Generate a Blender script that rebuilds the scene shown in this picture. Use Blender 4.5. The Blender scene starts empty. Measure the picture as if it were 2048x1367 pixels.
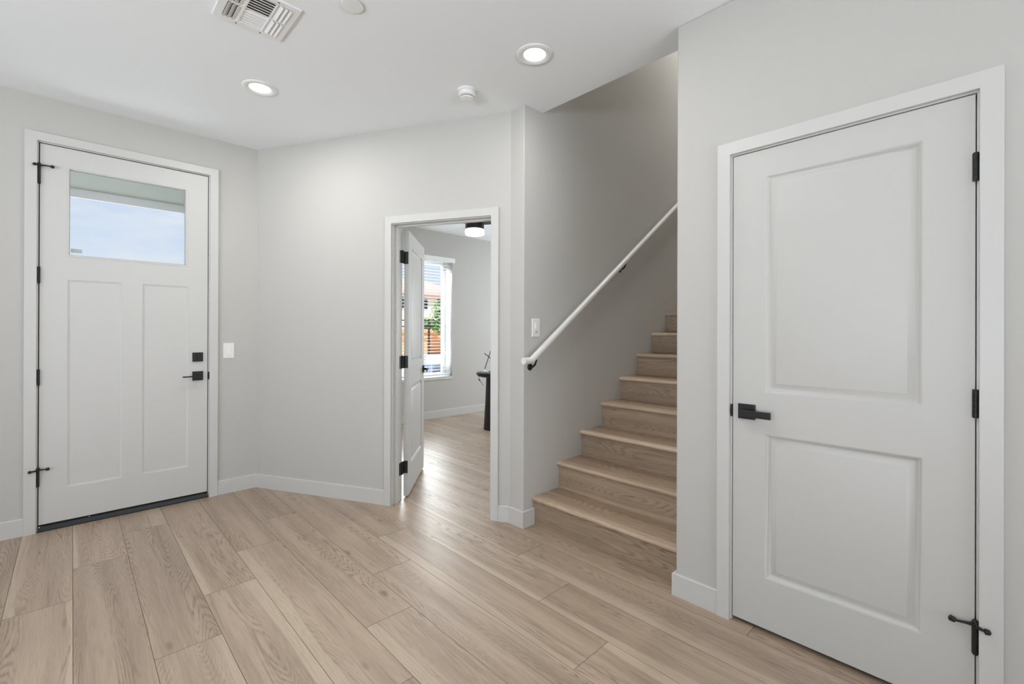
import bpy, bmesh, math, random
from mathutils import Vector, Matrix

random.seed(7)
S = bpy.context.scene
COL = S.collection
R = math.radians

# ------------------------------------------------------------------ camera
CAM_H = 1.2653
YAW = R(44.3648)          # clockwise from +Y (plank direction)
PITCH = R(0.0698)
ROLL = R(0.18)
FOC = 913.32              # focal length in pixels of the 2048 wide frame
cd = bpy.data.cameras.new('camera')
cd.sensor_width = 36.0
cd.lens = FOC / 2048.0 * 36.0
cd.shift_x = -(1037.69 - 1024.0) / 2048.0
cd.shift_y = (662.52 - 683.5) / 2048.0
cd.clip_start = 0.02
cd.clip_end = 300
cam = bpy.data.objects.new('camera', cd)
COL.objects.link(cam)
sy, cy = math.sin(YAW), math.cos(YAW)
fwd = Vector((sy, cy, 0))
rgt = Vector((cy, -sy, 0))
upv = Vector((0, 0, 1))
f2 = fwd * math.cos(PITCH) + upv * math.sin(PITCH)
u2 = upv * math.cos(PITCH) - fwd * math.sin(PITCH)
r3 = rgt * math.cos(ROLL) + u2 * math.sin(ROLL)
u3 = u2 * math.cos(ROLL) - rgt * math.sin(ROLL)
cam.matrix_world = Matrix(((r3.x, u3.x, -f2.x, 0), (r3.y, u3.y, -f2.y, 0), (r3.z, u3.z, -f2.z, CAM_H), (0, 0, 0, 1)))
S.camera = cam

# ------------------------------------------------------------------ exposure, world, lights
S.view_settings.view_transform = 'Standard'
S.view_settings.look = 'None'
S.view_settings.exposure = 0.0
S.view_settings.gamma = 1.0
S.view_settings.use_curve_mapping = False
S.cycles.use_denoising = True
S.cycles.max_bounces = 10
S.cycles.diffuse_bounces = 7
S.cycles.sample_clamp_indirect = 6.0
S.cycles.caustics_reflective = False
S.cycles.caustics_refractive = False

W = bpy.data.worlds.new('sky')
S.world = W
W.use_nodes = True
nt = W.node_tree
nt.nodes.clear()
wo = nt.nodes.new('ShaderNodeOutputWorld')
bg = nt.nodes.new('ShaderNodeBackground')
tc = nt.nodes.new('ShaderNodeTexCoord')
mp = nt.nodes.new('ShaderNodeMapping')
mp.inputs['Scale'].default_value = (3.0, 3.0, 11.0)
nz = nt.nodes.new('ShaderNodeTexNoise')
nz.inputs['Scale'].default_value = 1.6
nz.inputs['Detail'].default_value = 5
nz.inputs['Roughness'].default_value = 0.55
rm = nt.nodes.new('ShaderNodeValToRGB')
rm.color_ramp.elements[0].position = 0.42
rm.color_ramp.elements[0].color = (0, 0, 0, 1)
rm.color_ramp.elements[1].position = 0.72
rm.color_ramp.elements[1].color = (1, 1, 1, 1)
sp = nt.nodes.new('ShaderNodeSeparateXYZ')
gr = nt.nodes.new('ShaderNodeValToRGB')
gr.color_ramp.elements[0].position = 0.02
gr.color_ramp.elements[0].color = (0.73, 0.82, 0.97, 1)
gr.color_ramp.elements[1].position = 0.45
gr.color_ramp.elements[1].color = (0.42, 0.60, 0.96, 1)
mx = nt.nodes.new('ShaderNodeMixRGB')
mx.inputs['Color2'].default_value = (0.86, 0.88, 0.95, 1)
L = nt.links.new
L(tc.outputs['Generated'], mp.inputs['Vector'])
L(mp.outputs['Vector'], nz.inputs['Vector'])
L(nz.outputs['Fac'], rm.inputs['Fac'])
L(tc.outputs['Generated'], sp.inputs['Vector'])
L(sp.outputs['Z'], gr.inputs['Fac'])
L(gr.outputs['Color'], mx.inputs['Color1'])
L(rm.outputs['Color'], mx.inputs['Fac'])
# unseen bright glow added to the sky, giving the floor sheen at the office doorway
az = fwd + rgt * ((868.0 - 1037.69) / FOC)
glow_dir = Vector((az.x, az.y, 0)).normalized() * math.cos(R(29)) + Vector((0, 0, math.sin(R(29))))
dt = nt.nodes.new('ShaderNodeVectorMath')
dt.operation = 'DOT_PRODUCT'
dt.inputs[1].default_value = glow_dir
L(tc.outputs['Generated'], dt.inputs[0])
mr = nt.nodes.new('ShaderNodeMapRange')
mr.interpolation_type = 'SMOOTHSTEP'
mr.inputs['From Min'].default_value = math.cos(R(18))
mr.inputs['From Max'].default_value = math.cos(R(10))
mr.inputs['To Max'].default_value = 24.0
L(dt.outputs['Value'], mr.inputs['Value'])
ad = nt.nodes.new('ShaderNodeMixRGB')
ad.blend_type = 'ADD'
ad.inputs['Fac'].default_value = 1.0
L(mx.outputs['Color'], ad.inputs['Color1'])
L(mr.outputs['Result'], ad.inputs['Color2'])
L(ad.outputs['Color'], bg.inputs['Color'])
bg.inputs['Strength'].default_value = 1.0
L(bg.outputs['Background'], wo.inputs['Surface'])


def area(name, loc, aim, sx, sz, power, col=(1, 1, 1), spread=180):
    d = bpy.data.lights.new(name, 'AREA')
    d.shape = 'RECTANGLE'
    d.size, d.size_y, d.energy, d.color = sx, sz, power, col
    d.spread = R(spread)
    o = bpy.data.objects.new(name, d)
    COL.objects.link(o)
    o.location = loc
    o.rotation_euler = (Vector(aim) - Vector(loc)).to_track_quat('-Z', 'Y').to_euler()
    return o


sd = bpy.data.lights.new('sun', 'SUN')
sd.energy = 8.0
sd.angle = R(0.6)
sd.color = (1.0, 0.96, 0.9)
sun = bpy.data.objects.new('sun', sd)
COL.objects.link(sun)
sun.rotation_euler = Vector((0.35, 0.62, -0.95)).to_track_quat('-Z', 'Y').to_euler()

DAY = (0.87, 0.95, 1.03)
# daylight entering the great room behind the camera through its wide windows
area('daylight_great_room_side', (-3.75, 0.2, 1.45), (0.5, 1.0, 2.0), 4.2, 2.0, 17, DAY)
area('ground_bounce_side', (-3.75, 0.4, 0.75), (-1.6, 1.4, 2.9), 4.2, 0.7, 90, DAY, 115)
area('daylight_great_room_back', (0.2, -4.55, 1.45), (0.6, 2.0, 2.2), 3.0, 2.0, 9, DAY)
area('ground_bounce_back', (0.2, -4.55, 0.75), (0.5, -2.0, 2.9), 3.0, 0.7, 58, DAY, 115)
# bright porch floor bouncing up through the door glass
area('porch_bounce', (0.3, 4.75, 0.7), (0.5, 3.6, 2.5), 1.0, 0.5, 9, DAY)
# open sky above the office window, and the sunlit ground below it
area('daylight_office', (3.3, 6.35, 2.9), (3.2, 4.2, 0.6), 1.7, 1.0, 500, DAY)
area('ground_bounce_office', (3.4, 6.35, 0.18), (3.4, 4.4, 2.2), 1.5, 0.4, 60, DAY)
# unseen fill added at the right-hand wall to brighten the office
area('office_side_fill', (6.56, 4.0, 1.45), (3.0, 3.9, 2.1), 1.8, 1.6, 66, DAY)


def lamp(name, loc, power, size=0.11, col=(1.0, 0.985, 0.96)):
    d = bpy.data.lights.new(name, 'AREA')
    d.shape = 'DISK'
    d.size, d.energy, d.color = size, power, col
    o = bpy.data.objects.new(name, d)
    COL.objects.link(o)
    o.location = loc
    return o


# hall lamp inferred from shadows; the other lamps are unseen, added as fill
lamp('hall_ceiling_lamp', (0.93, 1.25, 2.72), 7.5)
lamp('great_room_fill', (-1.3, 0.6, 2.72), 1.5)
lamp('great_room_fill', (0.3, -1.4, 2.72), 1.5)
lamp('office_fill', (3.7, 3.5, 2.66), 12, 0.3)
lamp('landing_fill', (4.9, 1.55, 5.2), 46, 0.5)

# ------------------------------------------------------------------ materials
MATS = {}


def srgb(r, g, b):
    f = lambda c: (c / 255 / 12.92) if c / 255 <= 0.04045 else ((c / 255 + 0.055) / 1.055) ** 2.4
    return (f(r), f(g), f(b), 1)


def mat(name, col, rough=0.5, metal=0.0, bump=0.0, bscale=200.0, spec=0.5, var=0.0):
    m = bpy.data.materials.new(name)
    m.use_nodes = True
    n = m.node_tree
    b = n.nodes['Principled BSDF']
    b.inputs['Base Color'].default_value = col if len(col) == 4 else (*col, 1)
    b.inputs['Roughness'].default_value = rough
    b.inputs['Metallic'].default_value = metal
    b.inputs['Specular IOR Level'].default_value = spec
    if bump or var:
        t = n.nodes.new('ShaderNodeTexCoord')
        q = n.nodes.new('ShaderNodeTexNoise')
        q.inputs['Scale'].default_value = bscale
        q.inputs['Detail'].default_value = 3
        n.links.new(t.outputs['Object'], q.inputs['Vector'])
        if bump:
            bp = n.nodes.new('ShaderNodeBump')
            bp.inputs['Strength'].default_value = bump
            bp.inputs['Distance'].default_value = 0.002
            n.links.new(q.outputs['Fac'], bp.inputs['Height'])
            n.links.new(bp.outputs['Normal'], b.inputs['Normal'])
        if var:
            x = n.nodes.new('ShaderNodeMixRGB')
            x.blend_type = 'MULTIPLY'
            x.inputs['Fac'].default_value = var
            x.inputs['Color1'].default_value = b.inputs['Base Color'].default_value
            n.links.new(q.outputs['Color'], x.inputs['Color2'])
            n.links.new(x.outputs['Color'], b.inputs['Base Color'])
    MATS[name] = m
    return m


WALL = mat('wall_paint', (0.520, 0.509, 0.480), 0.75, bump=0.12, bscale=140, spec=0.3)
CEIL = mat('ceiling_paint', (0.845, 0.868, 0.88), 0.85, bump=0.10, bscale=120, spec=0.2)
TRIM = mat('trim_paint', (0.590, 0.583, 0.560), 0.38, bump=0.02, bscale=60)
DOOR = mat('door_paint', (0.548, 0.541, 0.515), 0.42, bump=0.03, bscale=90)
FDOOR = mat('front_door_paint', (0.595, 0.59, 0.57), 0.42, bump=0.03, bscale=90)
BLACK = mat('black_metal', (0.018, 0.018, 0.017), 0.42, metal=0.4)
BRONZE = mat('dark_bronze', (0.02, 0.022, 0.024), 0.5, metal=0.3)
SEAL = mat('weather_seal', (0.012, 0.012, 0.012), 0.8)
PLASTIC = mat('white_plastic', (0.80, 0.80, 0.78), 0.35)
GREYP = mat('grey_plastic', (0.10, 0.10, 0.10), 0.5)
VENTM = mat('vent_enamel', (0.80, 0.80, 0.79), 0.4)
DUCT = mat('duct_inside', (0.03, 0.03, 0.03), 0.8)
RAILM = mat('rail_paint', (0.74, 0.735, 0.715), 0.33)
BLINDM = mat('blind_vinyl', (0.85, 0.86, 0.86), 0.5)
VINYL = mat('window_vinyl', (0.82, 0.82, 0.81), 0.4)
TABLEM = mat('dark_table', (0.022, 0.022, 0.023), 0.45)
STUCCO = mat('cream_stucco', (0.72, 0.62, 0.49), 0.9, bump=0.4, bscale=40)
TILE = mat('roof_tile', (0.34, 0.205, 0.175), 0.85, bump=0.3, bscale=20)
BLOCK = mat('orange_block', (0.78, 0.33, 0.15), 0.9, bump=0.4, bscale=25)
CONC = mat('pale_concrete', (0.62, 0.62, 0.61), 0.9, bump=0.3, bscale=20)
PORCHS = mat('porch_soffit_paint', (0.37, 0.39, 0.35), 0.8)
PORCHB = mat('porch_beam_paint', (0.90, 0.88, 0.90), 0.8)
IRON = mat('iron_fence', (0.03, 0.03, 0.035), 0.5)
LEAF = mat('leaf_green', (0.22, 0.36, 0.12), 0.6, var=0.6, bscale=3)
BARK = mat('bark', (0.10, 0.075, 0.055), 0.9, bump=0.5, bscale=30)
BLUEGREY = mat('condenser_enamel', (0.16, 0.22, 0.32), 0.5)
DARKGLASS = mat('dark_window', (0.02, 0.03, 0.05), 0.1)
STICK = mat('sticker_grey', (0.42, 0.47, 0.47), 0.5)
STICKT = mat('sticker_mark', (0.16, 0.2, 0.2), 0.5)
WHITEB = mat('white_ceramic', (0.85, 0.85, 0.84), 0.25)


def glow(name, col, strength):
    m = bpy.data.materials.new(name)
    m.use_nodes = True
    n = m.node_tree
    b = n.nodes['Principled BSDF']
    b.inputs['Base Color'].default_value = (0.9, 0.9, 0.9, 1)
    b.inputs['Emission Color'].default_value = (*col, 1)
    b.inputs['Emission Strength'].default_value = strength
    return m


LENS = glow('lit_lens', (1.0, 0.98, 0.95), 3.0)
FANLENS = glow('lit_fan_lens', (1.0, 0.97, 0.93), 1.6)


def glass(name):
    m = bpy.data.materials.new(name)
    m.use_nodes = True
    n = m.node_tree
    n.nodes.clear()
    o = n.nodes.new('ShaderNodeOutputMaterial')
    t = n.nodes.new('ShaderNodeBsdfTransparent')
    t.inputs['Color'].default_value = (0.95, 0.97, 0.965, 1)
    g = n.nodes.new('ShaderNodeBsdfGlossy')
    g.inputs['Roughness'].default_value = 0.02
    x = n.nodes.new('ShaderNodeMixShader')
    f = n.nodes.new('ShaderNodeFresnel')
    f.inputs['IOR'].default_value = 1.06
    n.links.new(f.outputs['Fac'], x.inputs['Fac'])
    n.links.new(t.outputs[0], x.inputs[1])
    n.links.new(g.outputs[0], x.inputs[2])
    n.links.new(x.outputs[0], o.inputs['Surface'])
    return m


GLASS = glass('clear_glass')


def wood_mat(name, tint=(1, 1, 1), rough=0.38, grain=1.0):
    """Oak planks: each plank carries its own UV in metres (u across, v along) and a random number."""
    m = bpy.data.materials.new(name)
    m.use_nodes = True
    n = m.node_tree
    b = n.nodes['Principled BSDF']
    lk = n.links.new

    def N(t, **kw):
        x = n.nodes.new(t)
        for k, v in kw.items():
            setattr(x, k, v)
        return x

    def M(op, a, b_=None, c=None, clamp=False):
        x = N('ShaderNodeMath', operation=op)
        x.use_clamp = clamp
        for i, v in enumerate((a, b_, c)):
            if v is None:
                continue
            if isinstance(v, (int, float)):
                x.inputs[i].default_value = v
            else:
                lk(v, x.inputs[i])
        return x.outputs[0]

    uv = N('ShaderNodeUVMap', uv_map='plank').outputs[0]
    sep = N('ShaderNodeSeparateXYZ')
    lk(uv, sep.inputs[0])
    u, v = sep.outputs[0], sep.outputs[1]
    at = N('ShaderNodeAttribute', attribute_name='rnd', attribute_type='GEOMETRY')
    r = at.outputs['Fac']

    def vec(ku, kv, kr):
        c = N('ShaderNodeCombineXYZ')
        lk(M('MULTIPLY', u, ku), c.inputs[0])
        lk(M('ADD', M('MULTIPLY', v, kv), M('MULTIPLY', r, 41.7)), c.inputs[1])
        lk(M('MULTIPLY', r, kr), c.inputs[2])
        return c.outputs[0]

    def noise(vv, detail=2, rgh=0.5, dist=0.0):
        q = N('ShaderNodeTexNoise')
        q.inputs['Scale'].default_value = 1.0
        q.inputs['Detail'].default_value = detail
        q.inputs['Roughness'].default_value = rgh
        q.inputs['Distortion'].default_value = dist
        lk(vv, q.inputs['Vector'])
        return q.outputs['Fac']

    def smooth(x, lo, hi):
        q = N('ShaderNodeMapRange', interpolation_type='SMOOTHSTEP')
        q.inputs['From Min'].default_value = lo
        q.inputs['From Max'].default_value = hi
        lk(x, q.inputs['Value'])
        return q.outputs['Result']

    def mix(fac, a, c, blend='MIX'):
        q = N('ShaderNodeMixRGB', blend_type=blend)
        for i, x in ((0, fac), (1, a), (2, c)):
            if isinstance(x, (int, float)):
                q.inputs[i].default_value = x
            elif isinstance(x, tuple):
                q.inputs[i].default_value = (*x, 1) if len(x) == 3 else x
            else:
                lk(x, q.inputs[i])
        return q.outputs[0]

    big = noise(vec(7.0, 0.62, 31.0), 1.0, 0.4)                 # figure of the board
    rings = M('SINE', M('MULTIPLY', M('ADD', big, M('MULTIPLY', noise(vec(60, 5, 3), 2), 0.022)), 330.0))
    pore = smooth(noise(vec(170, 11, 2.0), 2, 0.6), 0.36, 0.62)
    ringl = M('MULTIPLY', M('POWER', M('MULTIPLY_ADD', rings, 0.5, 0.5), 2.4), M('MULTIPLY_ADD', pore, 0.75, 0.25))
    mott = noise(vec(17, 0.9, 5.0), 3, 0.55)
    fib = noise(vec(300, 8, 9.0), 2, 0.6)
    streak = noise(vec(75, 1.6, 21.0), 2, 0.6)
    figure = smooth(noise(vec(9, 0.6, 77.0), 1), 0.33, 0.58)    # where the figure is strong
    # pale sapwood strip along one edge of some boards
    side = M('SUBTRACT', M('MULTIPLY', M('GREATER_THAN', M('FRACT', M('MULTIPLY', r, 17.0)), 0.5), 2.0), 1.0)
    wob = M('MULTIPLY', M('SUBTRACT', noise(vec(0.5, 0.9, 13.0), 1), 0.5), 0.10)
    thr = M('MULTIPLY', M('FRACT', M('MULTIPLY', r, 29.0)), 0.05)
    rare = M('GREATER_THAN', M('FRACT', M('MULTIPLY', r, 53.0)), 0.45)
    sap = M('MULTIPLY', rare, smooth(M('SUBTRACT', M('ADD', M('MULTIPLY', u, side), wob), thr), 0.048, 0.055))
    # knots
    vo = N('ShaderNodeTexVoronoi')
    vo.inputs['Scale'].default_value = 1.0
    lk(vec(7.5, 2.6, 19.0), vo.inputs['Vector'])
    knot = M('SUBTRACT', 1.0, smooth(vo.outputs['Distance'], 0.02, 0.14))
    ksel = M('GREATER_THAN', noise(vec(3, 1.0, 55.0), 0), 0.55)
    knot = M('MULTIPLY', M('MULTIPLY', knot, ksel), M('SUBTRACT', 1.0, sap))

    c = mix(smooth(mott, 0.25, 0.75), (0.352, 0.263, 0.193), (0.478, 0.368, 0.278))
    c = mix(M('MULTIPLY', smooth(streak, 0.56, 0.74), 0.62 * grain), c, (0.25, 0.180, 0.125))
    c = mix(M('MULTIPLY', M('MULTIPLY', ringl, figure), 0.85 * grain), c, (0.205, 0.145, 0.098))
    c = mix(M('MULTIPLY', sap, 0.72), c, (0.530, 0.428, 0.322))
    c = mix(M('MULTIPLY', smooth(fib, 0.44, 0.72), 0.34 * grain), c, (0.215, 0.155, 0.106))
    c = mix(M('MULTIPLY', knot, 0.8), c, (0.16, 0.11, 0.075))
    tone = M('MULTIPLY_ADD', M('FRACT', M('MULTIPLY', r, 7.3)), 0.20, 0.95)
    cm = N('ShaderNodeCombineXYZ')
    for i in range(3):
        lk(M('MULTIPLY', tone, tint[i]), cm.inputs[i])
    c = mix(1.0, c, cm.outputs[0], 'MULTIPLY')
    lk(c, b.inputs['Base Color'])
    lk(M('MULTIPLY_ADD', M('ADD', M('MULTIPLY', ringl, figure), fib), 0.07, rough - 0.06), b.inputs['Roughness'])
    bp = N('ShaderNodeBump')
    bp.inputs['Strength'].default_value = 0.16
    bp.inputs['Distance'].default_value = 0.0012
    lk(M('SUBTRACT', M('MULTIPLY', fib, -0.5), M('MULTIPLY', ringl, figure)), bp.inputs['Height'])
    lk(bp.outputs['Normal'], b.inputs['Normal'])
    b.inputs['Specular IOR Level'].default_value = 0.75
    return m


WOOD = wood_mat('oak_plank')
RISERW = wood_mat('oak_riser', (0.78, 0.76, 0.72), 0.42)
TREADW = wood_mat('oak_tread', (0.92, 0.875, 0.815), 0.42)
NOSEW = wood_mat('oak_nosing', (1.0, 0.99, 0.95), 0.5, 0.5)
GROOVE = mat('plank_edge', (0.16, 0.115, 0.08), 0.7)

# ------------------------------------------------------------------ mesh helpers


class MB:
    def __init__(self):
        self.bm = bmesh.new()
        self.mi = 0

    def _add(self, verts, faces, smooth=False):
        vs = [self.bm.verts.new(v) for v in verts]
        out = []
        for f in faces:
            try:
                fc = self.bm.faces.new([vs[i] for i in f])
                fc.smooth = smooth
                fc.material_index = self.mi
                out.append(fc)
            except ValueError:
                pass
        return out

    def hexa(self, p):
        """p: 8 points, bottom loop 0-3 then top loop 4-7"""
        return self._add(p, [(3, 2, 1, 0), (4, 5, 6, 7), (0, 1, 5, 4), (1, 2, 6, 5), (2, 3, 7, 6), (3, 0, 4, 7)])

    def box(self, x0, x1, y0, y1, z0, z1):
        return self.hexa([(x0, y0, z0), (x1, y0, z0), (x1, y1, z0), (x0, y1, z0), (x0, y0, z1), (x1, y0, z1), (x1, y1, z1), (x0, y1, z1)])

    def fbox(self, F, u0, u1, z0, z1, o0, o1, ch=0.0):
        """box in a wall frame; ch chamfers the front face's rim"""
        if ch <= 0:
            return self.hexa([F(u0, z0, o0), F(u1, z0, o0), F(u1, z0, o1), F(u0, z0, o1), F(u0, z1, o0), F(u1, z1, o0), F(u1, z1, o1), F(u0, z1, o1)])
        s = 1 if o1 > o0 else -1
        a = [F(u0, z0, o0), F(u1, z0, o0), F(u1, z1, o0), F(u0, z1, o0)]
        om = o1 - s * ch
        b = [F(u0, z0, om), F(u1, z0, om), F(u1, z1, om), F(u0, z1, om)]
        c = [F(u0 + ch, z0 + ch, o1), F(u1 - ch, z0 + ch, o1), F(u1 - ch, z1 - ch, o1), F(u0 + ch, z1 - ch, o1)]
        fs = [(3, 2, 1, 0), (8, 9, 10, 11)]
        for i in range(4):
            j = (i + 1) % 4
            fs += [(i, j, 4 + j, 4 + i), (4 + i, 4 + j, 8 + j, 8 + i)]
        return self._add(a + b + c, fs)

    def loops(self, loops, cap0=False, cap1=True, smooth=False):
        k = len(loops[0])
        v = [p for l in loops for p in l]
        f = []
        for a in range(len(loops) - 1):
            for i in range(k):
                j = (i + 1) % k
                f.append((a * k + i, a * k + j, (a + 1) * k + j, (a + 1) * k + i))
        if cap0:
            f.append(tuple(range(k))[::-1])
        if cap1:
            f.append(tuple((len(loops) - 1) * k + i for i in range(k)))
        return self._add(v, f, smooth)

    def lathe(self, c, axis, prof, seg=32, cap0=True, cap1=True, smooth=True):
        """prof: (radius, distance along axis)"""
        ax = Vector(axis).normalized()
        t = Vector((0, 0, 1)) if abs(ax.z) < 0.9 else Vector((1, 0, 0))
        a = ax.cross(t).normalized()
        b = ax.cross(a).normalized()
        c = Vector(c)
        L_ = []
        for r, h in prof:
            L_.append([tuple(c + ax * h + (a * math.cos(2 * math.pi * i / seg) + b * math.sin(2 * math.pi * i / seg)) * r) for i in range(seg)])
        return self.loops(L_, cap0, cap1, smooth)

    def tube(self, pts, r, seg=16, caps=True, smooth=True):
        pts = [Vector(p) for p in pts]
        rs = r if isinstance(r, (list, tuple)) else [r] * len(pts)
        L_ = []
        for i, p in enumerate(pts):
            if i == 0:
                d = pts[1] - p
                k = 1
            elif i == len(pts) - 1:
                d = p - pts[i - 1]
                k = 1
            else:
                d1, d2 = (p - pts[i - 1]).normalized(), (pts[i + 1] - p).normalized()
                d = d1 + d2
                k = 1.0
            d.normalize()
            t = Vector((0, 0, 1)) if abs(d.z) < 0.95 else Vector((1, 0, 0))
            a = d.cross(t).normalized()
            b = a.cross(d).normalized()
            sc = 1.0
            if 0 < i < len(pts) - 1:
                sc = 1 / max(0.5, d.dot((p - pts[i - 1]).normalized()))
            L_.append([tuple(p + a * math.cos(2 * math.pi * q / seg) * rs[i] + b * math.sin(2 * math.pi * q / seg) * rs[i] * sc) for q in range(seg)])
        return self.loops(L_, caps, caps, smooth)

    def build(self, name, mats, parent=None, base=None, bevel=0.0, bseg=2, recalc=True):
        bm = self.bm
        if recalc:
            bmesh.ops.recalc_face_normals(bm, faces=bm.faces)
        org = Vector((0, 0, 0))
        if parent is not None:
            q = parent
            while q is not None:
                org += q.location
                q = q.parent
        elif base is not None:
            org = Vector(base)
        bmesh.ops.translate(bm, verts=bm.verts, vec=-org)
        me = bpy.data.meshes.new(name)
        bm.to_mesh(me)
        me.set_sharp_from_angle(angle=R(32))
        bm.free()
        for m in (mats if isinstance(mats, (list, tuple)) else [mats]):
            me.materials.append(m)
        o = bpy.data.objects.new(name, me)
        COL.objects.link(o)
        if parent is not None:
            o.parent = parent
        else:
            o.location = org
        if bevel > 0:
            bv = o.modifiers.new('bevel', 'BEVEL')
            bv.width = bevel
            bv.segments = bseg
            bv.limit_method = 'ANGLE'
            bv.angle_limit = R(40)
        return o


def empty(name, loc, label, cat, group=None, kind=None):
    o = bpy.data.objects.new(name, None)
    o.empty_display_size = 0.1
    COL.objects.link(o)
    o.location = loc
    return tag(o, label, cat, group, kind)


def tag(o, label, cat, group=None, kind=None):
    o['label'] = label
    o['category'] = cat
    if group:
        o['group'] = group
    if kind:
        o['kind'] = kind
    return o


def struct(o, label, cat):
    return tag(o, label, cat, None, 'structure')


def slab(m_, F, u0, u1, z0, z1, o0, o1, holes):
    """door leaf with rectangular holes (u0,u1,z0,z1) cut right through"""
    us = sorted({u0, u1, *[h[0] for h in holes], *[h[1] for h in holes]})
    zs = sorted({z0, z1, *[h[2] for h in holes], *[h[3] for h in holes]})

    def inside(a, b_):
        return any(h[0] < a < h[1] and h[2] < b_ < h[3] for h in holes)

    ok = {}
    for i in range(len(us) - 1):
        for j in range(len(zs) - 1):
            ok[i, j] = not inside((us[i] + us[i + 1]) / 2, (zs[j] + zs[j + 1]) / 2)
    for (i, j), t in ok.items():
        if not t:
            continue
        a, b_, c_, d_ = us[i], us[i + 1], zs[j], zs[j + 1]
        m_._add([F(a, c_, o1), F(b_, c_, o1), F(b_, d_, o1), F(a, d_, o1)], [(0, 1, 2, 3)])
        m_._add([F(a, c_, o0), F(b_, c_, o0), F(b_, d_, o0), F(a, d_, o0)], [(3, 2, 1, 0)])
        for (di, dj, e) in ((-1, 0, (a, c_, a, d_)), (1, 0, (b_, c_, b_, d_)), (0, -1, (a, c_, b_, c_)), (0, 1, (a, d_, b_, d_))):
            if not ok.get((i + di, j + dj), False):
                p, q = (e[0], e[1]), (e[2], e[3])
                m_._add([F(p[0], p[1], o0), F(q[0], q[1], o0), F(q[0], q[1], o1), F(p[0], p[1], o1)], [(0, 1, 2, 3)])
    bmesh.ops.remove_doubles(m_.bm, verts=m_.bm.verts, dist=0.0002)


# ------------------------------------------------------------------ plan of the house (metres)
H = 2.743                     # ceiling
YA = 4.1555                   # front door wall plane
XD = 2.0897                   # closet wall plane
YC = 2.0929                   # stair wall plane
YD = 1.046                    # free end of the closet wall
YE = 5.65                     # office window wall plane
XO = 2.266                    # edge of the ceiling over the stairs
B0 = Vector((1.0786, 4.1555))
BD = Vector((0.46255, -0.88659)).normalized()
BN = Vector((BD.y, -BD.x))    # towards the hall
BL = 2.1835
TH = 0.115


def FA(u, z, o):              # front door wall: u = X, o towards the hall
    return (u, YA - o, z)


def FD(u, z, o):              # closet wall: u = Y
    return (XD - o, u, z)


def FC(u, z, o):              # stair wall: u = X
    return (u, YC - o, z)


def FB(u, z, o):              # angled wall: u along the wall from the corner
    p = B0 + BD * u + BN * o
    return (p.x, p.y, z)


def FE(u, z, o):              # office window wall: u = X
    return (u, YE - o, z)


# ---------------------------------------------------------------- floor: oak planks
PW, PL = 0.22353, 1.535
PX0, PY0 = -0.2175, 3.003


def plank_faces(mb, uvl, rl, p4, uv4, rnd, matidx=0):
    vs = [mb.bm.verts.new(p) for p in p4]
    f = mb.bm.faces.new(vs)
    f.material_index = matidx
    f[rl] = rnd
    for lp, q in zip(f.loops, uv4):
        lp[uvl].uv = q
    return f


def build_floor():
    mb = MB()
    uvl = mb.bm.loops.layers.uv.new('plank')
    rl = mb.bm.faces.layers.float.new('rnd')
    X0, X1, Y0, Y1 = -4.0, 7.0, -5.0, YE + 0.02
    g, dz = 0.0011, 0.0011
    k0, k1 = math.floor((X0 - PX0) / PW), math.ceil((X1 - PX0) / PW)
    rr = random.Random(11)
    for k in range(k0, k1):
        xa, xb = PX0 + k * PW, PX0 + (k + 1) * PW
        off = PY0 + 0.382 * (k % 4)
        j0 = math.floor((Y0 - off) / PL)
        y = off + j0 * PL
        while y < Y1:
            ya, yb = max(y, Y0), min(y + PL, Y1)
            y += PL
            rnd = rr.random()
            if yb - ya < 0.01:
                continue
            x0, x1 = max(xa, X0), min(xb, X1)
            cx, c0 = (xa + xb) / 2, y - PL / 2
            a = [(x0 + g, ya + g), (x1 - g, ya + g), (x1 - g, yb - g), (x0 + g, yb - g)]
            b = [(x0, ya), (x1, ya), (x1, yb), (x0, yb)]
            plank_faces(mb, uvl, rl, [(q[0], q[1], 0) for q in a], [(q[0] - cx, q[1] - c0) for q in a], rnd)
            for i in range(4):
                j = (i + 1) % 4
                plank_faces(mb, uvl, rl, [(*b[i], -dz), (*b[j], -dz), (*a[j], 0), (*a[i], 0)], [(b[i][0] - cx, b[i][1] - c0)] * 4, rnd, 1)
    mb.mi = 0
    for f in mb._add([(X0, Y0, -0.25), (X1, Y0, -0.25), (X1, Y1, -0.25), (X0, Y1, -0.25), (X0, Y0, -0.0011), (X1, Y0, -0.0011), (X1, Y1, -0.0011), (X0, Y1, -0.0011)],
                     [(3, 2, 1, 0), (0, 1, 5, 4), (1, 2, 6, 5), (2, 3, 7, 6), (3, 0, 4, 7)]):
        f.material_index = 1
    o = mb.build('floor', [WOOD, GROOVE], recalc=False)
    struct(o, 'light oak plank floor running through the hall and the office', 'floor')


build_floor()

# ---------------------------------------------------------------- ceiling
mb = MB()
mb.box(-4.2, XO, -5.2, 5.95, H, H + 0.30)
mb.box(XO, 7.2, 2.215, 5.95, H, H + 0.30)
mb.box(XO, 7.2, -5.2, 0.94, H, H + 0.30)
struct(mb.build('ceiling', CEIL), 'smooth white ceiling of the hall, open above the stairs', 'ceiling')
mb = MB()
mb.box(XO - 0.1, 7.3, 0.6, 2.4, 5.3, 5.5)
struct(mb.build('ceiling', CEIL), 'white ceiling high over the stairwell', 'ceiling')

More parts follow.
